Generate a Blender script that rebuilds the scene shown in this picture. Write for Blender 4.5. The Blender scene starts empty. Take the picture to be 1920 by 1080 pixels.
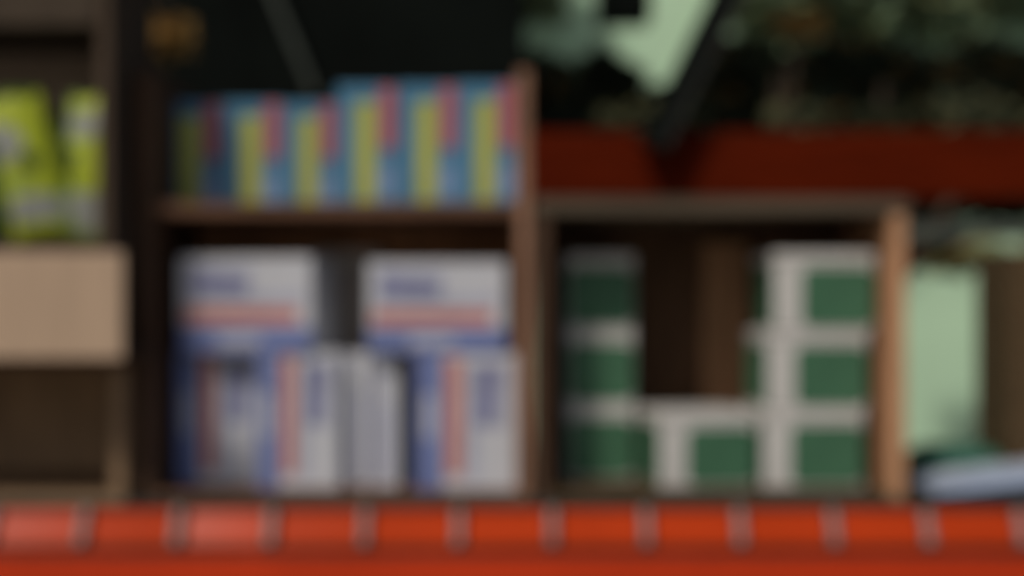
import bpy, bmesh, math, random
from mathutils import Vector, Matrix
R = math.radians
random.seed(7)
sc = bpy.context.scene
col = sc.collection

# ------------------------------------------------------------ camera, sky, sun, exposure
EYE = 1.35                      # camera height
DIST = 2.2                      # camera to the front plane of the shelves
cd = bpy.data.cameras.new('camera')
cam = bpy.data.objects.new('camera', cd); col.objects.link(cam)
cam.location = (0, -DIST, EYE); cam.rotation_euler = (R(90), 0, 0)
cd.sensor_width = 36; cd.lens = 50.75
cd.clip_start = 0.05; cd.clip_end = 2000
cd.dof.use_dof = True           # the photo is focused far too near: everything is soft
cd.dof.focus_distance = 0.40
cd.dof.aperture_fstop = 5.2
cd.dof.aperture_blades = 0
sc.camera = cam

SUN_AZ, SUN_EL = R(31), R(46)   # sun in front of the stall, to the left
w = bpy.data.worlds.new('World'); sc.world = w; w.use_nodes = True
nt = w.node_tree; bg = nt.nodes['Background']
sky = nt.nodes.new('ShaderNodeTexSky'); sky.sky_type = 'NISHITA'; sky.sun_disc = False
sky.sun_elevation = SUN_EL; sky.sun_rotation = R(180) + SUN_AZ
sky.dust_density = 3.0
nt.links.new(sky.outputs[0], bg.inputs[0]); bg.inputs[1].default_value = 0.058
sl = bpy.data.lights.new('sun', 'SUN'); sl.energy = 1.7; sl.angle = R(7); sl.color = (1, .93, .84)
so = bpy.data.objects.new('sun', sl); col.objects.link(so); so.location = (-3, -6, 8)
sdir = Vector((-math.sin(SUN_AZ) * math.cos(SUN_EL), -math.cos(SUN_AZ) * math.cos(SUN_EL), math.sin(SUN_EL)))
so.rotation_euler = sdir.to_track_quat('Z', 'Y').to_euler()
sc.view_settings.view_transform = 'Standard'; sc.view_settings.look = 'None'
sc.view_settings.exposure = 0.0; sc.view_settings.gamma = 1.0

# ------------------------------------------------------------ materials
def mat(name, c, rough=.6, var=.15, scale=12.0, stretch=(1, 1, 1), bump=.0, c2=None, spec=.22, coat=0):
    m = bpy.data.materials.new(name); m.use_nodes = True
    n = m.node_tree; b = n.nodes['Principled BSDF']
    b.inputs['Roughness'].default_value = rough
    b.inputs['Specular IOR Level'].default_value = spec
    if coat: b.inputs['Coat Weight'].default_value = coat; b.inputs['Coat Roughness'].default_value = .22
    tc = n.nodes.new('ShaderNodeTexCoord'); mp = n.nodes.new('ShaderNodeMapping')
    mp.inputs['Scale'].default_value = stretch
    nz = n.nodes.new('ShaderNodeTexNoise'); nz.inputs['Scale'].default_value = scale
    nz.inputs['Detail'].default_value = 5
    cr = n.nodes.new('ShaderNodeValToRGB')
    lo = c2 if c2 else tuple(x * (1 - var) for x in c)
    hi = c if c2 else tuple(min(1, x * (1 + var)) for x in c)
    cr.color_ramp.elements[0].position = .32; cr.color_ramp.elements[1].position = .68
    cr.color_ramp.elements[0].color = (*lo, 1); cr.color_ramp.elements[1].color = (*hi, 1)
    n.links.new(tc.outputs['Object'], mp.inputs[0]); n.links.new(mp.outputs[0], nz.inputs[0])
    n.links.new(nz.outputs[0], cr.inputs[0]); n.links.new(cr.outputs[0], b.inputs['Base Color'])
    if bump:
        bp = n.nodes.new('ShaderNodeBump'); bp.inputs['Strength'].default_value = bump; bp.inputs['Distance'].default_value = .003
        n.links.new(nz.outputs[0], bp.inputs['Height']); n.links.new(bp.outputs[0], b.inputs['Normal'])
    return m

M = {}
M['dark_wood'] = mat('dark_wood', (.075, .040, .022), .7, .3, 9, (8, 8, .7), .3)  # wood of the left side boards, darkened to hold their shade
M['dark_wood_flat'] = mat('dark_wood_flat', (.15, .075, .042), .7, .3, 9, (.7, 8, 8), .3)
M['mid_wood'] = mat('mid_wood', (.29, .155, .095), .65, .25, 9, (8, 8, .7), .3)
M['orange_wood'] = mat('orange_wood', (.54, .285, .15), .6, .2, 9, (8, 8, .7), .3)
M['grey_wood'] = mat('grey_wood', (.098, .074, .048), .7, .25, 9, (.7, 8, 8), .3)
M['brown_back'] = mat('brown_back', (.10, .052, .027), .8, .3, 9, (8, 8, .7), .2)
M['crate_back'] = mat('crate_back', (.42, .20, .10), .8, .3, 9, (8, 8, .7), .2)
M['slat_wood'] = mat('slat_wood', (.32, .17, .085), .7, .25, 9, (8, 8, .7), .3)
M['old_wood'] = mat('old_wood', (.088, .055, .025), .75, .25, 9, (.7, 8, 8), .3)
M['cardboard'] = mat('cardboard', (.49, .35, .24), .85, .06, 6, (6, 1, 1), .08)
M['crate_wood'] = mat('crate_wood', (.27, .175, .10), .75, .25, 9, (.7, 8, 8), .3)
M['inner_card'] = mat('inner_card', (.46, .35, .26), .85, .06, 6, (6, 1, 1), .08)
M['warm_back'] = mat('warm_back', (.44, .29, .17), .8, .2, 6, (6, 1, 1), .1)
M['plain_card'] = mat('plain_card', (.42, .37, .33), .85, .06, 6, (6, 1, 1), .08)
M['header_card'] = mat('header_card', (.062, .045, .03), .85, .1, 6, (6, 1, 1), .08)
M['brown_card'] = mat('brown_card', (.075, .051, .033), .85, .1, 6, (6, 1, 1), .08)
M['red_plastic'] = mat('red_plastic', (.50, .048, .009), .22, .10, 5, (1, 1, 1), .02, spec=.036)
M['red_rail'] = mat('red_rail', (.55, .044, .009), .4, .10, 5, (1, 1, 1), .03, spec=.12)
M['rib_grey'] = mat('rib_grey', (.26, .22, .20), .5, .12, 20)
M['lip_brown'] = mat('lip_brown', (.075, .030, .020), .6, .2, 14)
M['ledge'] = mat('ledge', (.045, .04, .034), .45, .3, 14)
M['plinth'] = mat('plinth', (.30, .27, .24), .85, .15, 10, bump=.2)
M['maroon'] = mat('maroon', (.095, .0092, .001), .7, .2, 7, (.7, 6, 6), .2, spec=.04)  # red of the crossbeam with its shade put into the colour
M['black_paint'] = mat('black_paint', (.0045, .0062, .005), .8, .25, 6, bump=.1, spec=.05)
M['dark_metal'] = mat('dark_metal', (.022, .023, .019), .5, .2, 15)
M['grey_metal'] = mat('grey_metal', (.055, .065, .052), .5, .2, 15)
M['pale_metal'] = mat('pale_metal', (.50, .55, .44), .5, .12, 15)
M['roof'] = mat('roof', (.05, .055, .05), .8, .2, 4)
M['mint'] = mat('mint', (.61, .86, .60), .85, .05, 3, bump=.1)
M['concrete'] = mat('concrete', (.25, .24, .22), .9, .15, 2, bump=.15)
M['print_white'] = mat('print_white', (.575, .585, .62), .5, .04, 10)
M['print_cream'] = mat('print_cream', (.60, .57, .53), .5, .04, 10)
M['print_blue'] = mat('print_blue', (.165, .205, .41), .45, .08, 10)
M['print_navy'] = mat('print_navy', (.24, .25, .38), .5, .12, 20)
M['print_grey'] = mat('print_grey', (.42, .43, .52), .5, .1, 20)
M['print_soft'] = mat('print_soft', (.40, .415, .50), .5, .1, 20)
M['print_red'] = mat('print_red', (.52, .20, .165), .5, .06, 10)
M['sky_blue'] = mat('sky_blue', (.08, .22, .345), .45, .08, 10)
M['pale_blue'] = mat('pale_blue', (.19, .30, .48), .45, .08, 10)
M['yellow'] = mat('yellow', (.44, .45, .07), .5, .06, 10)
M['pink'] = mat('pink', (.42, .12, .145), .5, .06, 10)
M['box_white'] = mat('box_white', (.60, .585, .55), .5, .04, 10)
M['label_green'] = mat('label_green', (.060, .155, .086), .45, .1, 14)
M['lime'] = mat('lime', (.36, .42, .028), .4, .12, 14, bump=.15)
M['leaf_print'] = mat('leaf_print', (.24, .32, .09), .4, .15, 14, bump=.15)
M['bag_grey'] = mat('bag_grey', (.26, .27, .24), .45, .1, 20, bump=.15)
M['bag_dark'] = mat('bag_dark', (.05, .085, .017), .45, .2, 12, bump=.15)
M['pack_blue'] = mat('pack_blue', (.33, .40, .53), .35, .08, 9, bump=.2)
M['pack_white'] = mat('pack_white', (.52, .58, .66), .35, .05, 9, bump=.2)
M['pack_green'] = mat('pack_green', (.05, .15, .105), .4, .2, 9, bump=.2)
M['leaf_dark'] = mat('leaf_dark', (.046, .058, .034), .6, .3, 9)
M['leaf_mid'] = mat('leaf_mid', (.17, .24, .135), .6, .3, 9)
M['leaf_olive'] = mat('leaf_olive', (.21, .225, .10), .6, .25, 9)
M['leaf_twig'] = mat('leaf_twig', (.085, .085, .04), .6, .25, 9)
M['leaf_rust'] = mat('leaf_rust', (.36, .215, .065), .7, .3, 9)
M['leaf_brown'] = mat('leaf_brown', (.20, .115, .03), .7, .3, 9)
M['bark'] = mat('bark', (.09, .065, .045), .9, .3, 14, (3, 3, .6), .4)

# ------------------------------------------------------------ helpers
def tag(o, label=None, cat=None, group=None, kind=None):
    if label: o['label'] = label
    if cat: o['category'] = cat
    if group: o['group'] = group
    if kind: o['kind'] = kind
    return o

def thing(name, label, cat, loc=(0, 0, 0), rz=0, group=None):
    o = bpy.data.objects.new(name, None); col.objects.link(o)
    o.empty_display_size = .05
    o.location = loc; o.rotation_euler = (0, 0, rz)
    return tag(o, label, cat, group)

class B:
    def __init__(s): s.bm = bmesh.new(); s.mats = []
    def mi(s, m):
        if m not in s.mats: s.mats.append(m)
        return s.mats.index(m)
    def quad(s, pts, m):
        f = s.bm.faces.new([s.bm.verts.new(p) for p in pts]); f.material_index = s.mi(m); return f
    def box(s, x0, x1, y0, y1, z0, z1, m, mx=None):
        vs = [s.bm.verts.new(p) for p in ((x0,y0,z0),(x1,y0,z0),(x1,y1,z0),(x0,y1,z0),(x0,y0,z1),(x1,y0,z1),(x1,y1,z1),(x0,y1,z1))]
        if mx is not None:
            for v in vs: v.co = mx @ v.co
        for q in ((3,2,1,0),(4,5,6,7),(0,1,5,4),(1,2,6,5),(2,3,7,6),(3,0,4,7)):
            f = s.bm.faces.new([vs[i] for i in q]); f.material_index = s.mi(m)
        return s
    def bar(s, a, b, wx, wy, m):
        a, b = Vector(a), Vector(b); d = b - a
        q = d.to_track_quat('Z', 'Y').to_matrix().to_4x4()
        return s.box(-wx/2, wx/2, -wy/2, wy/2, 0, d.length, m, Matrix.Translation(a) @ q)
    def tube(s, pts, rads, m, n=10):
        rings = []
        for i, p in enumerate(pts):
            p = Vector(p)
            d = (Vector(pts[min(i+1, len(pts)-1)]) - Vector(pts[max(i-1, 0)])).normalized()
            u = d.orthogonal().normalized(); v = d.cross(u)
            rings.append([s.bm.verts.new(p + rads[i]*(math.cos(t)*u + math.sin(t)*v)) for t in [2*math.pi*k/n for k in range(n)]])
        k = s.mi(m)
        for a, b in zip(rings, rings[1:]):
            for i in range(n):
                f = s.bm.faces.new((a[i], a[(i+1)%n], b[(i+1)%n], b[i])); f.material_index = k; f.smooth = True
        for r in (rings[0][::-1], rings[-1]):
            f = s.bm.faces.new(r); f.material_index = k
        return s
    def build(s, name, parent=None, bevel=0, off=None):
        if off is not None:
            for v in s.bm.verts: v.co -= Vector(off)
        me = bpy.data.meshes.new(name)
        bmesh.ops.recalc_face_normals(s.bm, faces=s.bm.faces)
        s.bm.to_mesh(me); s.bm.free()
        for m in s.mats: me.materials.append(M[m])
        o = bpy.data.objects.new(name, me); col.objects.link(o); o.parent = parent
        if bevel:
            b = o.modifiers.new('bevel', 'BEVEL'); b.width = bevel; b.segments = 2; b.limit_method = 'ANGLE'; b.angle_limit = R(50)
        return o

def part(name, root, boxes, m, bevel=.0015):
    b = B()
    for q in boxes: b.box(*q, m)
    return b.build(name, root, bevel, off=root.location)

# drawing-plan units: the shelf fronts were measured in 1/1230 m, from the optical axis
def X(p, Y=0): return (p - 960) / 1230 * (DIST + Y) / DIST
def Z(p, Y=0): return EYE + (540 - p) / 1230 * (DIST + Y) / DIST

TOP = 1.027                     # counter top

# ------------------------------------------------------------ setting
b = B(); b.box(-400, 400, -400, 400, -.2, 0, 'concrete'); tag(b.build('ground'), kind='structure')

# pale green building behind the stall
wl = thing('building_wall', 'pale mint green plastered wall standing behind the stall and shrubs', 'wall', (0, 5, 0))
part('wall', wl, [(-9, 9, 5, 5.25, 0, 5.2)], 'mint', 0)
part('skirting', wl, [(-9, 9, 4.97, 5, 0, .35)], 'plinth', 0)
part('coping', wl, [(-9.05, 9.05, 4.95, 5.3, 5.2, 5.3)], 'plinth', 0)

# ------------------------------------------------------------ counter with red ribbed front
ct = thing('shop_counter', 'long red counter front with square panels between upright grey ribs', 'counter', (0, 0, 0))
ZB, YT, YB = .966, -.032, -.060
XL = -2.0
part('countertop', ct, [(XL, 2.0, -.034, .62, TOP - .008, TOP)], 'ledge')
part('base', ct, [(XL, 2.0, .0, .58, 0, TOP - .0085)], 'plinth')
part('lower_rail', ct, [(XL, 2.0, -.088, -.001, ZB - .085, ZB - .011)], 'red_rail', .003)
part('bottom_lip', ct, [(XL, 2.0, -.074, -.0015, ZB - .0105, ZB - .004)], 'lip_brown', .002)
slope = Vector((0, YB - YT, ZB - (TOP - .0095))).normalized()
z_hi = TOP - .0095
PITCH = .1397; X0 = X(155, -.06)
nrm = Vector((0, slope.z, -slope.y)) * 1
if nrm.y > 0: nrm = -nrm
L = math.hypot(YB - YT, ZB - z_hi)
def slab(name, xa, xb, t0, t1, m, bev, s0=0.0, s1=1.0, yaw=0):
    bb = B()
    pts = []
    for xx in (xa, xb):
        for s in (s0, s1):
            for t in (t0, t1):
                base = Vector((xx, YT, z_hi)) + slope * (L * s)
                pts.append(base + nrm * t)
    if yaw:
        cx = (xa + xb) / 2; q = Matrix.Rotation(R(yaw), 4, 'Z')
        pts = [q @ (p - Vector((cx, YT - .01, 0))) + Vector((cx, YT - .01, 0)) for p in pts]
    v = [bb.bm.verts.new(p) for p in pts]   # index: x*4+s*2+t
    for q in ((0,2,3,1),(4,5,7,6),(0,1,5,4),(2,6,7,3),(0,4,6,2),(1,3,7,5)):
        f = bb.bm.faces.new([v[i] for i in q]); f.material_index = bb.mi(m)
    return bb.build(name, ct, bev)
for k in range(-4, 17):
    x = X0 + k * PITCH
    if X(-60) < x + PITCH and x < X(1980):
        slab('panel', x + .0085, x + PITCH - .0085, -.018, 0, 'red_plastic', .004, yaw={-1: 1.0, 0: 2.4, 1: -3.2, 2: -2.0}.get(k, 0))
    if X(-60) < x < X(1980):
        slab('rib', x - .0085, x + .0040, -.02, .013, 'rib_grey', .003)  # set to the left; dark gap at its right stands for its shadow
slab('panel_backing', XL, 2.0, -.034, -.0245, 'ledge', 0)  # dark sheet that shows as shade in the rib gaps

# ------------------------------------------------------------ stall frame: posts, red beam, braces, back board, added unseen roof
fr = thing('stall_frame', 'dark stall frame with maroon crossbeam, slanting braces and black back board', 'stall frame', (0, .6, 0))
def fpart(name, boxes, m, bv=.002): return part(name, fr, boxes, m, bv)
bb_r = X(984, .55)
fpart('back_board', [(-1.75, bb_r, .66, .69, .3, 2.5)], 'black_paint')
for x in (-1.9, 2.15):
    fpart('post', [(x - .04, x + .04, .70, .78, 0, 2.5)], 'dark_metal')
    fpart('post', [(x - .04, x + .04, 2.3, 2.38, 0, 2.5)], 'dark_metal')
bm_ = B(); bm_.box(bb_r + .004, 2.2, .60, .66, Z(371, .60), Z(246, .60), 'maroon')
bm_.build('crossbeam', fr, .004, off=fr.location)
fpart('rail', [(bb_r + .004, 2.105, .72, .75, Z(446, .72), Z(420, .72))], 'pale_metal')
fpart('roof', [(-2.2, 2.4, .55, 2.4, 2.5, 2.54)], 'roof')  # out of view, added to keep sun off the shrubs behind
def brace(px0, py0, px1, py1, Y, wd, m1, m2):
    a = Vector((X(px0, Y), Y, Z(py0, Y))); c = Vector((X(px1, Y), Y, Z(py1, Y)))
    d = (c - a); top = a + d * ((2.499 - a.z) / d.z)
    o = B(); o.bar(a, top, wd, wd * .8, m1)
    u = Vector((.55 * wd, -.2 * wd, 0)) if px1 > px0 else Vector((.1 * wd, -.5 * wd, 0))
    o2 = o.build('brace', fr, .002, off=fr.location)
    q = B(); q.bar(a + u, top + u, wd * .45, wd * .5, m2); q.build('cable', o2, .002, off=fr.location)  # paler strip along the brace, its lit face put in as colour
brace(1213, 276, 1350, 0, .545, .050, 'black_paint', 'dark_metal')
brace(590, 180, 515, 0, .60, .030, 'black_paint', 'grey_metal')

# ------------------------------------------------------------ wooden shelf crate in the middle
c1 = thing('wooden_crate', 'tall brown wooden shelf crate in the middle holding blue and white cartons', 'crate', (X(630), 0, TOP + .0006))
B0 = TOP + .0006; FL = B0 + .010
xl0, xl1, xr0, xr1 = X(254), X(289), X(970), X(993)
zt = 1.683
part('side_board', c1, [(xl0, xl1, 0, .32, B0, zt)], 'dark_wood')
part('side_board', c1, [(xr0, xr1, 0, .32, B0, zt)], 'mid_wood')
part('bottom_board', c1, [(xl1 + .0005, xr0 - .0005, .002, .318, B0, FL)], 'dark_wood_flat')
part('shelf_board', c1, [(xl1 + .0005, xr0 - .0005, .001, .318, Z(403), Z(379))], 'dark_wood_flat')
part('back_panel', c1, [(xl1 + .0005, xr0 - .0005, .308, .316, FL + .0005, Z(403) - .0005)], 'crate_back', 0)
SH = Z(379)

# ------------------------------------------------------------ printed cartons
def printed_box(name, w_, h_, d_, base, rects, side=None, top=None, left=None):
    """one carton: a box whose front is cut where the print changes; origin = front left bottom corner"""
    o = B()
    us = sorted({0, 1, *[r[0] for r in rects], *[r[1] for r in rects]})
    vs = sorted({0, 1, *[r[2] for r in rects], *[r[3] for r in rects]})
    grid = [[o.bm.verts.new((u*w_, 0, v*h_)) for u in us] for v in vs]
    for j in range(len(vs) - 1):
        for i in range(len(us) - 1):
            cu, cv = (us[i]+us[i+1])/2, (vs[j]+vs[j+1])/2; m = base
            for r in rects:
                if r[0] < cu < r[1] and r[2] < cv < r[3]: m = r[4]
            f = o.bm.faces.new((grid[j][i], grid[j][i+1], grid[j+1][i+1], grid[j+1][i])); f.material_index = o.mi(m)
    bk = [o.bm.verts.new(p) for p in ((0,d_,0),(w_,d_,0),(w_,d_,h_),(0,d_,h_))]
    side = side or base; top = top or base; left = left or side
    for vsq, m in (([g[0] for g in grid] + [bk[3], bk[0]], left), ([g[-1] for g in grid] + [bk[2], bk[1]], side),
                   (list(grid[-1]) + [bk[2], bk[3]], top), (list(grid[0]) + [bk[1], bk[0]], base), (bk, base)):
        f = o.bm.faces.new(vsq); f.material_index = o.mi(m)
    return o.build(name, None, .0012)

# blue cartons with yellow stripe and pink corner, on the shelf
blue_print = [(.60, 1, .04, .32, 'pale_blue'), (.31, .64, .015, .86, 'yellow'), (.70, .985, .46, .985, 'pink')]
GB = 'blue cartons with yellow stripes on the shelf board'
blue_spots = [(305, .15, .096, .171, 'blue yellow-striped carton in deepest shade, leftmost on the shelf board'),
              (418, .14, .095, .171, 'shaded blue yellow-striped carton, second from the left on the shelf board'),
              (529, .13, .088, .168, 'lower blue yellow-striped carton right beside the first taller one'),
              (633, .025, .0905, .181, 'first of the taller blue yellow-striped cartons, beside the lower ones'),
              (747, .022, .0905, .182, 'tall blue yellow-striped carton between two equally tall ones'),
              (858, .020, .0885, .184, 'tall blue yellow-striped carton against the right side board')]
def set_box(src, x, y, z, rz, label, cat, group):
    src.location = (x, y, z); src.rotation_euler = (0, 0, R(rz)); return tag(src, label, cat, group)
for px, Y, w_, h_, lab in blue_spots:
    o = printed_box('blue_carton', w_, h_, .075, 'sky_blue', blue_print)
    set_box(o, X(px, Y), Y, SH + .0006, 0, lab, 'carton', GB)

# white and blue cartons
land = [(0, 1, 0, .275, 'print_blue'), (.30, .62, .07, .19, 'print_grey'), (.03, .90, .305, .465, 'print_red'), (.07, .55, .53, .91, 'print_soft'),
        (.09, .215, .57, .88, 'print_navy'), (.22, .30, .57, .85, 'print_navy'), (.305, .42, .56, .83, 'print_navy'),
        (.425, .52, .56, .80, 'print_navy'), (.52, .94, .50, .62, 'print_grey')]
port = [(v0, v1, 1 - u1, 1 - u0, m) for (u0, u1, v0, v1, m) in land]
GW = 'white and blue cartons in the middle crate'
white_spots = [  # px left, Y, w, h, d, design, yaw, label
    (336, .060, .212, .149, .17, land, -7, 'shaded white and blue carton lying lengthwise, topmost at the left'),
    (690, .030, .213, .141, .16, land, -1, 'brighter white and blue carton lying lengthwise, topmost at the right'),
    (331, .095, .134, .211, .15, port, 0, 'white and blue carton standing upright in shade at the far left'),
    (482, .045, .128, .211, .15, port, 0, 'upright white and blue carton between the shaded one and the edge-on ones'),
    (779, .030, .155, .210, .15, port, 0, 'widest upright white and blue carton, beside the right side board')]
LOWTOP = FL + .211 + .0006
for i, (px, Y, w_, h_, d_, des, yaw, lab) in enumerate(white_spots):
    o = printed_box('white_carton', w_, h_, d_, 'print_white', des, left='print_blue' if des is port else None)
    set_box(o, X(px, Y), Y, (LOWTOP + .0006) if i < 2 else FL + .0006, yaw, lab, 'carton', GW)
GE = 'narrow cartons standing edge-on'
for px, Y, w_, h_, des, lab in ((644, .075, .040, .207, [(.0, .30, 0, 1, 'print_grey'), (.02, .24, .03, .8, 'print_navy'), (.55, .85, .04, .7, 'print_grey')], 'narrow carton standing edge-on with pale blue print, left of its twin'),
                                (698, .06, .041, .209, [(.04, .22, .04, .9, 'print_navy'), (.4, .75, .06, .62, 'print_grey')], 'narrow whitish carton standing edge-on, right of its blue-printed twin')):
    o = printed_box('narrow_carton', w_, h_, .15, 'print_white', des)
    set_box(o, X(px, Y), Y, FL + .0006, 0, lab, 'carton', GE)

bc = printed_box('plain_carton', .115, .375, .06, 'plain_card', [(.0, 1, .49, .51, 'brown_card')])
set_box(bc, X(585, .24), .24, FL + .0006, 0, 'tall plain grey-brown carton at the back between the white and blue cartons', 'carton', None)

# ------------------------------------------------------------ second crate, with green and white boxes
c2 = thing('wooden_crate', 'low wooden crate with orange-brown right side holding green and white boxes', 'crate', (X(1357), .004, B0))
xa0, xa1, xb0, xb1 = X(1000), X(1031), X(1671), X(1699)
CT0, CT1 = Z(399), Z(371)
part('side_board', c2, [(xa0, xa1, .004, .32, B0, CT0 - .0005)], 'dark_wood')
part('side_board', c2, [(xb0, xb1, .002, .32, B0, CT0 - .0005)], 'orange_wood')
part('top_board', c2, [(xa0, xb1, 0, .32, CT0, CT1)], 'grey_wood')
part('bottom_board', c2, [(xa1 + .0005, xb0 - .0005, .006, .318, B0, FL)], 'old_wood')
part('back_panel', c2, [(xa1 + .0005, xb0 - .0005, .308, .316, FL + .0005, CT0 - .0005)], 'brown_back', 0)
part('back_slat', c2, [(X(1318, .28), X(1405, .28), .28, .3075, FL + .0005, Z(455, .28))], 'slat_wood')

GG = 'green and white boxes in the low crate'
def green_box(x, y, z, yaw, w_, lab, h_=.1218):
    d_ = .15
    t = thing('green_box', lab, 'box', (x, y, z), R(yaw), GG)
    o = B(); o.box(0, w_, 0, d_, 0, h_ - .0165, 'box_white'); o.build('body', t, .004)
    o = B(); o.box(-.0015, w_ + .0015, -.0015, d_ + .0015, h_ - .0160, h_, 'box_white'); o.build('lid', t, .004)
    fx = .004 if abs(yaw) < .5 else .043
    # rounded labels, 0.6 mm proud of the board
    def lab_mesh(u0, u1, v0, v1, f):
        bm = B(); r = .014; pts = []
        for cx, cz, a0 in ((u1-r, v0+r, -90), (u1-r, v1-r, 0), (u0+r, v1-r, 90), (u0+r, v0+r, 180)):
            for k in range(5):
                a = R(a0 + 22.5*k); pts.append((cx + r*math.cos(a), cz + r*math.sin(a)))
        lo = [bm.bm.verts.new(f(u, v, .0002)) for u, v in pts]; hi = [bm.bm.verts.new(f(u, v, .0008)) for u, v in pts]
        k = bm.mi('label_green')
        bm.bm.faces.new(hi); bm.bm.faces.new(lo[::-1])
        for i in range(len(pts)): bm.bm.faces.new((lo[i], lo[(i+1) % len(pts)], hi[(i+1) % len(pts)], hi[i]))
        bm.build('label', t)
    lab_mesh(fx, w_ - .002, .006, h_ - .022, lambda u, v, e: (u, -e, v))
    lab_mesh(.005, d_ - .005, .006, h_ - .022, lambda u, v, e: (-e, u, v))
rows = [FL + .0006 + k * .1226 for k in range(3)]
wl_ = .110
for k, lab in enumerate(('shaded green and white box at the bottom of the left stack',
                         'shaded green and white box in the middle of the left stack',
                         'shaded green and white box on top of the left stack')):
    green_box(X(1189, .145) - wl_, .145 + .002 * k, rows[k], 0, wl_, lab)
for k, (px, yaw, lab) in enumerate(((1432, 3, 'bright green and white box at the bottom of the right stack'),
                                    (1440, 4, 'bright green and white box in the middle of the right stack'),
                                    (1452, 3, 'bright green and white box on top of the right stack'))):
    green_box(X(px, .04), .04, rows[k], yaw, .158, lab)
green_box(X(1238, .035), .035, rows[0], 9, .153, 'green and white box alone between the two stacks', .117)

# ------------------------------------------------------------ display carton and crate at the left
lc = thing('wooden_crate', 'dark empty wooden crate under the beige carton at the left', 'crate', (X(-60), -.03, B0))
lx0, lx1 = X(-330, -.03), X(234, -.03)
lz1 = Z(672, -.16) - .0006
part('side_board', lc, [(lx1 - .020, lx1, -.03, .28, B0, lz1 - .0145)], 'crate_wood')
part('side_board', lc, [(lx0, lx0 + .020, -.03, .28, B0, lz1 - .0145)], 'crate_wood')
part('top_board', lc, [(lx0, lx1, -.028, .28, lz1 - .014, lz1)], 'dark_wood_flat')
part('bottom_board', lc, [(lx0 + .0205, lx1 - .0205, -.028, .278, B0, FL)], 'crate_wood')
part('back_panel', lc, [(lx0 + .0205, lx1 - .0205, .268, .276, FL + .0005, lz1 - .0150)], 'warm_back', 0)

DY = -.16                       # it juts out over the crate below
dc = thing('display_carton', 'open brown display carton with pale beige front lip holding lime green bags', 'display box', (X(-60), DY, lz1 + .0006))
dz0 = Z(672, DY); lip = Z(472, DY); dtop = Z(-160, DY)
dxr = X(230, DY); dxl = X(-330, DY)
part('front_lip', dc, [(dxl, dxr, DY, DY + .006, dz0 - .0, lip)], 'cardboard', .001)
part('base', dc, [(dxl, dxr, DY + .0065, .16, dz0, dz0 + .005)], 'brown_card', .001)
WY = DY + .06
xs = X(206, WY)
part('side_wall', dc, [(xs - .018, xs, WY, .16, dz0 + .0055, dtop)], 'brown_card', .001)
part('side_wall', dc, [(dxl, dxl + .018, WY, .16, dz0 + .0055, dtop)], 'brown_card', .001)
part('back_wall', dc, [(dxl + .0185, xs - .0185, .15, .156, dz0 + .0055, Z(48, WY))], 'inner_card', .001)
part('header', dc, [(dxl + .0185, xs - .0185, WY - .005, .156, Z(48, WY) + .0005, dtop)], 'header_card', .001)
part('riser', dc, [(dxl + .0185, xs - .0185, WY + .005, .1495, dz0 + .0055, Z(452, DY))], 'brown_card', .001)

# ------------------------------------------------------------ soft bags
def pillow(name, w_, h_, t, base, patches, seed, skew=0.0, flat=False):
    rnd = random.Random(seed); o = B(); nu, nv = 22, 28
    ph = [rnd.uniform(0, 6.28) for _ in range(6)]
    def prof(u, v):
        a = max(0, 1 - (2*u-1)**2) ** .55; c = max(0, 1 - abs(2*v-1)**3.2) ** .6
        wr = 1 + .10*math.sin(9*u+ph[0]+3*v) + .08*math.sin(13*v+ph[1]+4*u) + .05*math.sin(23*u-11*v+ph[2])
        return t/2 * a * c * wr + .0012
    def pos(u, v, s):
        x = (u-.5)*w_*(1 - .05*math.sin(math.pi*v)) + skew*(v-.5)*h_
        return (x, s*prof(u, v), v*h_ + .003*math.sin(11*u+ph[3])*(v > .9))
    for s in (-1, 1):
        g = [[o.bm.verts.new(pos(i/nu, j/nv, s)) for i in range(nu+1)] for j in range(nv+1)]
        for j in range(nv):
            for i in range(nu):
                u, v = (i+.5)/nu, (j+.5)/nv; m = base
                for (cu, cv, ru, rv, pm) in patches:
                    if ((u-cu)/ru)**2 + ((v-cv)/rv)**2 < 1: m = pm
                f = o.bm.faces.new((g[j][i], g[j][i+1], g[j+1][i+1], g[j+1][i])); f.material_index = o.mi(m); f.smooth = True
    bmesh.ops.remove_doubles(o.bm, verts=o.bm.verts, dist=.0002)
    return o.build(name)
GL = 'lime green bags in the display carton'
def place_bag(o, x, y, z, rx, ry, rz, label, cat, group=None):
    o.location = (x, y, z); o.rotation_euler = (R(rx), R(ry), R(rz)); return tag(o, label, cat, group)
rz_ = Z(452, DY)
bag1 = pillow('snack_bag', .096, .230, .05, 'lime', [(.62, .50, .16, .06, 'bag_dark'), (.3, .36, .2, .05, 'leaf_print'), (.86, .16, .12, .14, 'leaf_print'), (.22, .64, .36, .13, 'bag_grey'), (.48, .19, .46, .10, 'bag_grey'), (.5, .97, .6, .03, 'bag_dark')], 1, -.17)
place_bag(bag1, X(66, -.06), -.06, rz_ + .004, -6, -7, 6, 'large lime green bag with grey patches, nearest the left edge', 'bag', GL)
bag2 = pillow('snack_bag', .078, .226, .045, 'leaf_print', [(.15, .5, .22, .16, 'bag_dark'), (.5, .78, .42, .09, 'bag_grey'), (.55, .20, .55, .13, 'bag_grey'), (.62, .46, .40, .14, 'lime'), (.5, .92, .35, .05, 'lime'), (.5, .65, .4, .04, 'lime')], 2, .03)
place_bag(bag2, X(160, -.05), -.045, rz_ + .001, -6, 0, -4, 'green bag with grey patches beside the carton side wall', 'bag', GL)
bag3 = pillow('snack_bag', .11, .20, .04, 'bag_dark', [(.5, .7, .3, .12, 'leaf_print')], 3, .0)
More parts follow.
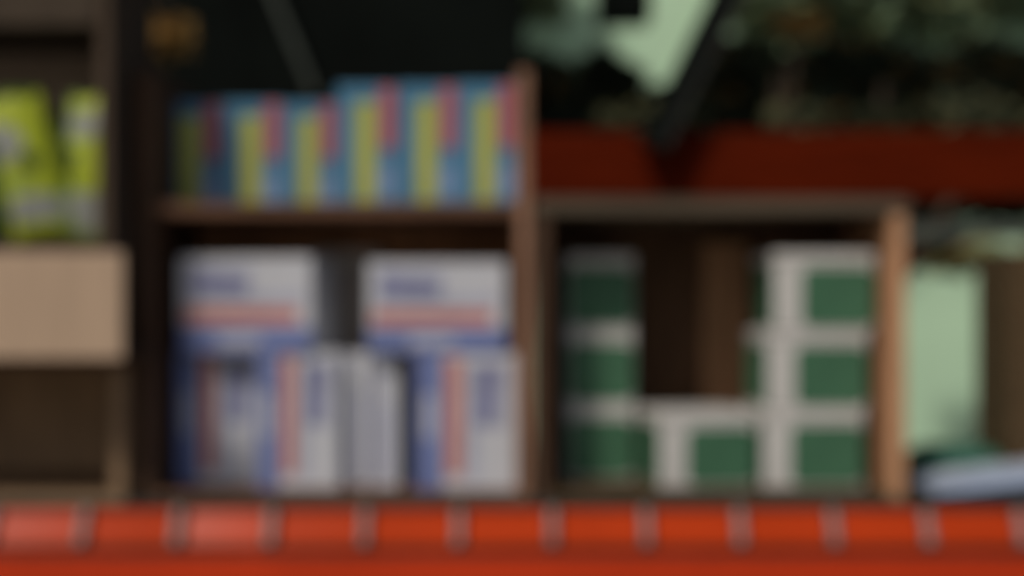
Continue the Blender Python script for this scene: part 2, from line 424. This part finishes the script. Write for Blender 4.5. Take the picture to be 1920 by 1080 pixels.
place_bag(bag3, X(110, .0), .01, rz_ + .001, -5, 0, 0, 'dark green bag standing behind and between the lighter two', 'bag', GL)
bag4 = pillow('snack_bag', .11, .17, .045, 'bag_dark', [(.5, .6, .3, .12, 'leaf_print')], 4, .0)
place_bag(bag4, X(-50, -.06), -.065, rz_ + .001, -5, 0, 0, 'dark green bag cut off by the left edge of the photo', 'bag', GL)

pk = pillow('flat_packet', .30, .165, .037, 'pack_blue', [(.5, .5, .44, .36, 'pack_white')], 5)
place_bag(pk, X(1905, .05), -.028, TOP + .028, -90, -6, 4, 'light blue and white packet lying on the counter at the right end', 'packet')
gp = pillow('flat_packet', .165, .12, .064, 'pack_green', [], 6)
place_bag(gp, X(1797, .2), .17, TOP + .030, -90, 0, 0, 'dark green packet lying behind the light blue one on the counter', 'packet')

rc = thing('wooden_crate', 'brown wooden crate at the right edge behind the light blue packet', 'crate', (X(2000), .15, B0))
rx0 = X(1893, .15)
part('side_board', rc, [(rx0, rx0 + .03, .15, .32, B0, Z(472, .15))], 'old_wood')
part('front_board', rc, [(rx0 + .0305, rx0 + .36, .152, .17, B0, Z(476, .15))], 'old_wood')
part('side_board', rc, [(rx0 + .3605, rx0 + .39, .15, .32, B0, Z(472, .15))], 'old_wood')
part('back_panel', rc, [(rx0 + .0305, rx0 + .36, .30, .318, B0, Z(476, .15))], 'old_wood')

# ------------------------------------------------------------ plants and hanging things
def leaves(rnd, o, c, r, n, size, ms, shell=.35):
    for _ in range(n):
        while True:
            p = Vector((rnd.uniform(-1, 1), rnd.uniform(-1, 1), rnd.uniform(-1, 1)))
            if shell < p.length < 1 + .15 * math.sin(7*p.x + 5*p.z): break
        p = Vector((c[0] + p.x*r[0], c[1] + p.y*r[1], c[2] + p.z*r[2]))
        a = Vector((rnd.gauss(0, 1), rnd.gauss(0, 1), rnd.gauss(0, .7))).normalized()
        bq = a.orthogonal().normalized(); s = size * rnd.uniform(.6, 1.3)
        q = [p - a*s, p - bq*s*.42 + a*s*.1, p + a*s, p + bq*s*.42 + a*s*.1]
        o.quad(q, rnd.choice(ms))
def tree(label, x, y, stem_top, clumps, size, ms, seed, name='shrub'):
    rnd = random.Random(seed)
    t = thing(name, label, 'shrub' if name == 'shrub' else 'tree', (x, y, 0))
    o = B()
    o.tube([(x, y, 0), (x+.02, y, stem_top*.5), (x-.01, y+.02, stem_top), (x+.02, y, stem_top + .35)], [.04, .033, .026, .008], 'bark')
    for c, r, n in clumps:
        o.tube([(x, y, stem_top*.9), ((x+c[0])/2, (y+c[1])/2, (stem_top+c[2])/2), c], [.02, .014, .005], 'bark', 7)
    o.build('trunk', t, off=t.location)
    o = B()
    for c, r, n in clumps: leaves(rnd, o, c, r, n, size, ms)
    o.build('crown', t, off=t.location)
    return t
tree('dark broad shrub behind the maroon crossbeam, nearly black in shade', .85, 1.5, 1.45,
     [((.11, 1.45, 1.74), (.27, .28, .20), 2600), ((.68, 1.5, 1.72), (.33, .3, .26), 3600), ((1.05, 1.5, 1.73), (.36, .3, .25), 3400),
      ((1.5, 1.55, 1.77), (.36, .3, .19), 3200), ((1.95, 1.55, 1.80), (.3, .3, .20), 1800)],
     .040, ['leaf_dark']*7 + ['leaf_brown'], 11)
tree('olive leafed tree left of the pale gap, above the dark shrub', .1, 4.55, 1.9,
     [((-.04, 4.5, 2.87), (.36, .3, .36), 2200), ((-.7, 4.5, 3.0), (.5, .3, .45), 1500)], .055, ['leaf_mid', 'leaf_olive', 'leaf_dark'], 12, 'tree')
tree('olive leafed tree at upper right, beyond the dark shrub', 1.5, 4.55, 1.9,
     [((1.27, 4.5, 2.86), (.40, .3, .42), 3600), ((1.7, 4.5, 2.9), (.3, .3, .40), 1600), ((2.05, 4.5, 2.92), (.48, .3, .42), 3000), ((2.65, 4.5, 2.9), (.45, .3, .42), 2400)],
     .055, ['leaf_mid', 'leaf_olive', 'leaf_mid', 'leaf_mid'], 13, 'tree')
tree('yellowish olive bush against the mint wall, low at the right', 2.62, 4.2, 1.2,
     [((1.97, 4.2, 1.485), (.26, .2, .075), 280), ((2.6, 4.2, 1.6), (.35, .25, .25), 700)], .05, ['leaf_olive', 'leaf_olive', 'leaf_mid', 'leaf_brown'], 14)

tree('low olive twigs growing just above the maroon crossbeam', .8, .98, 1.45,
     [((.28, .96, 1.725), (.10, .06, .035), 120), ((.62, .96, 1.72), (.08, .06, .03), 80), ((.80, .96, 1.72), (.07, .06, .03), 80),
      ((.98, .96, 1.73), (.12, .06, .045), 200), ((1.2, .96, 1.715), (.10, .06, .025), 80)],
     .022, ['leaf_twig', 'leaf_twig', 'leaf_dark'], 15)

tree('sparse twig of brown leaves among the dark foliage at upper right', .60, 1.15, 1.5,
     [((.66, 1.12, 1.955), (.065, .05, .032), 110)], .026, ['leaf_rust'], 16)

# dried brown leaves hanging in front of the black board
Y = .45
hl = thing('dried_bouquet', 'bunch of brown dried leaves hanging before the black back board', 'dried leaves', (X(312, Y), Y, Z(72, Y)))
rnd = random.Random(21)
o = B(); leaves(rnd, o, (X(312, Y), Y, Z(72, Y)), (.055, .03, .035), 160, .022, ['leaf_rust'], 0); o.build('leaf_bunch', hl, off=hl.location)
o = B(); o.tube([(X(312, Y), Y, Z(72, Y)), (X(312, Y), Y, 1.9), (X(312, Y), Y + .101, 2.4999)], [.003, .003, .003], 'bark', 6); o.build('string', hl, off=hl.location)

# dark lantern hanging in the pale gap
Y = 1.0
ln = thing('hanging_lantern', 'small black square lantern hanging in the pale gap between the trees', 'lantern', (X(1168, Y), Y, Z(48, Y)))
xc, zc = X(1168, Y), Z(44, Y)
part('body', ln, [(xc - .058, xc + .058, Y - .058, Y + .058, zc, zc + .12)], 'black_paint', .004)
part('cap', ln, [(xc - .068, xc + .068, Y - .068, Y + .068, zc + .1205, zc + .14)], 'black_paint', .004)
o = B(); o.tube([(xc, Y, zc + .1405), (xc, Y, 2.4999)], [.004, .004], 'dark_metal', 6); o.build('hook', ln, off=ln.location)
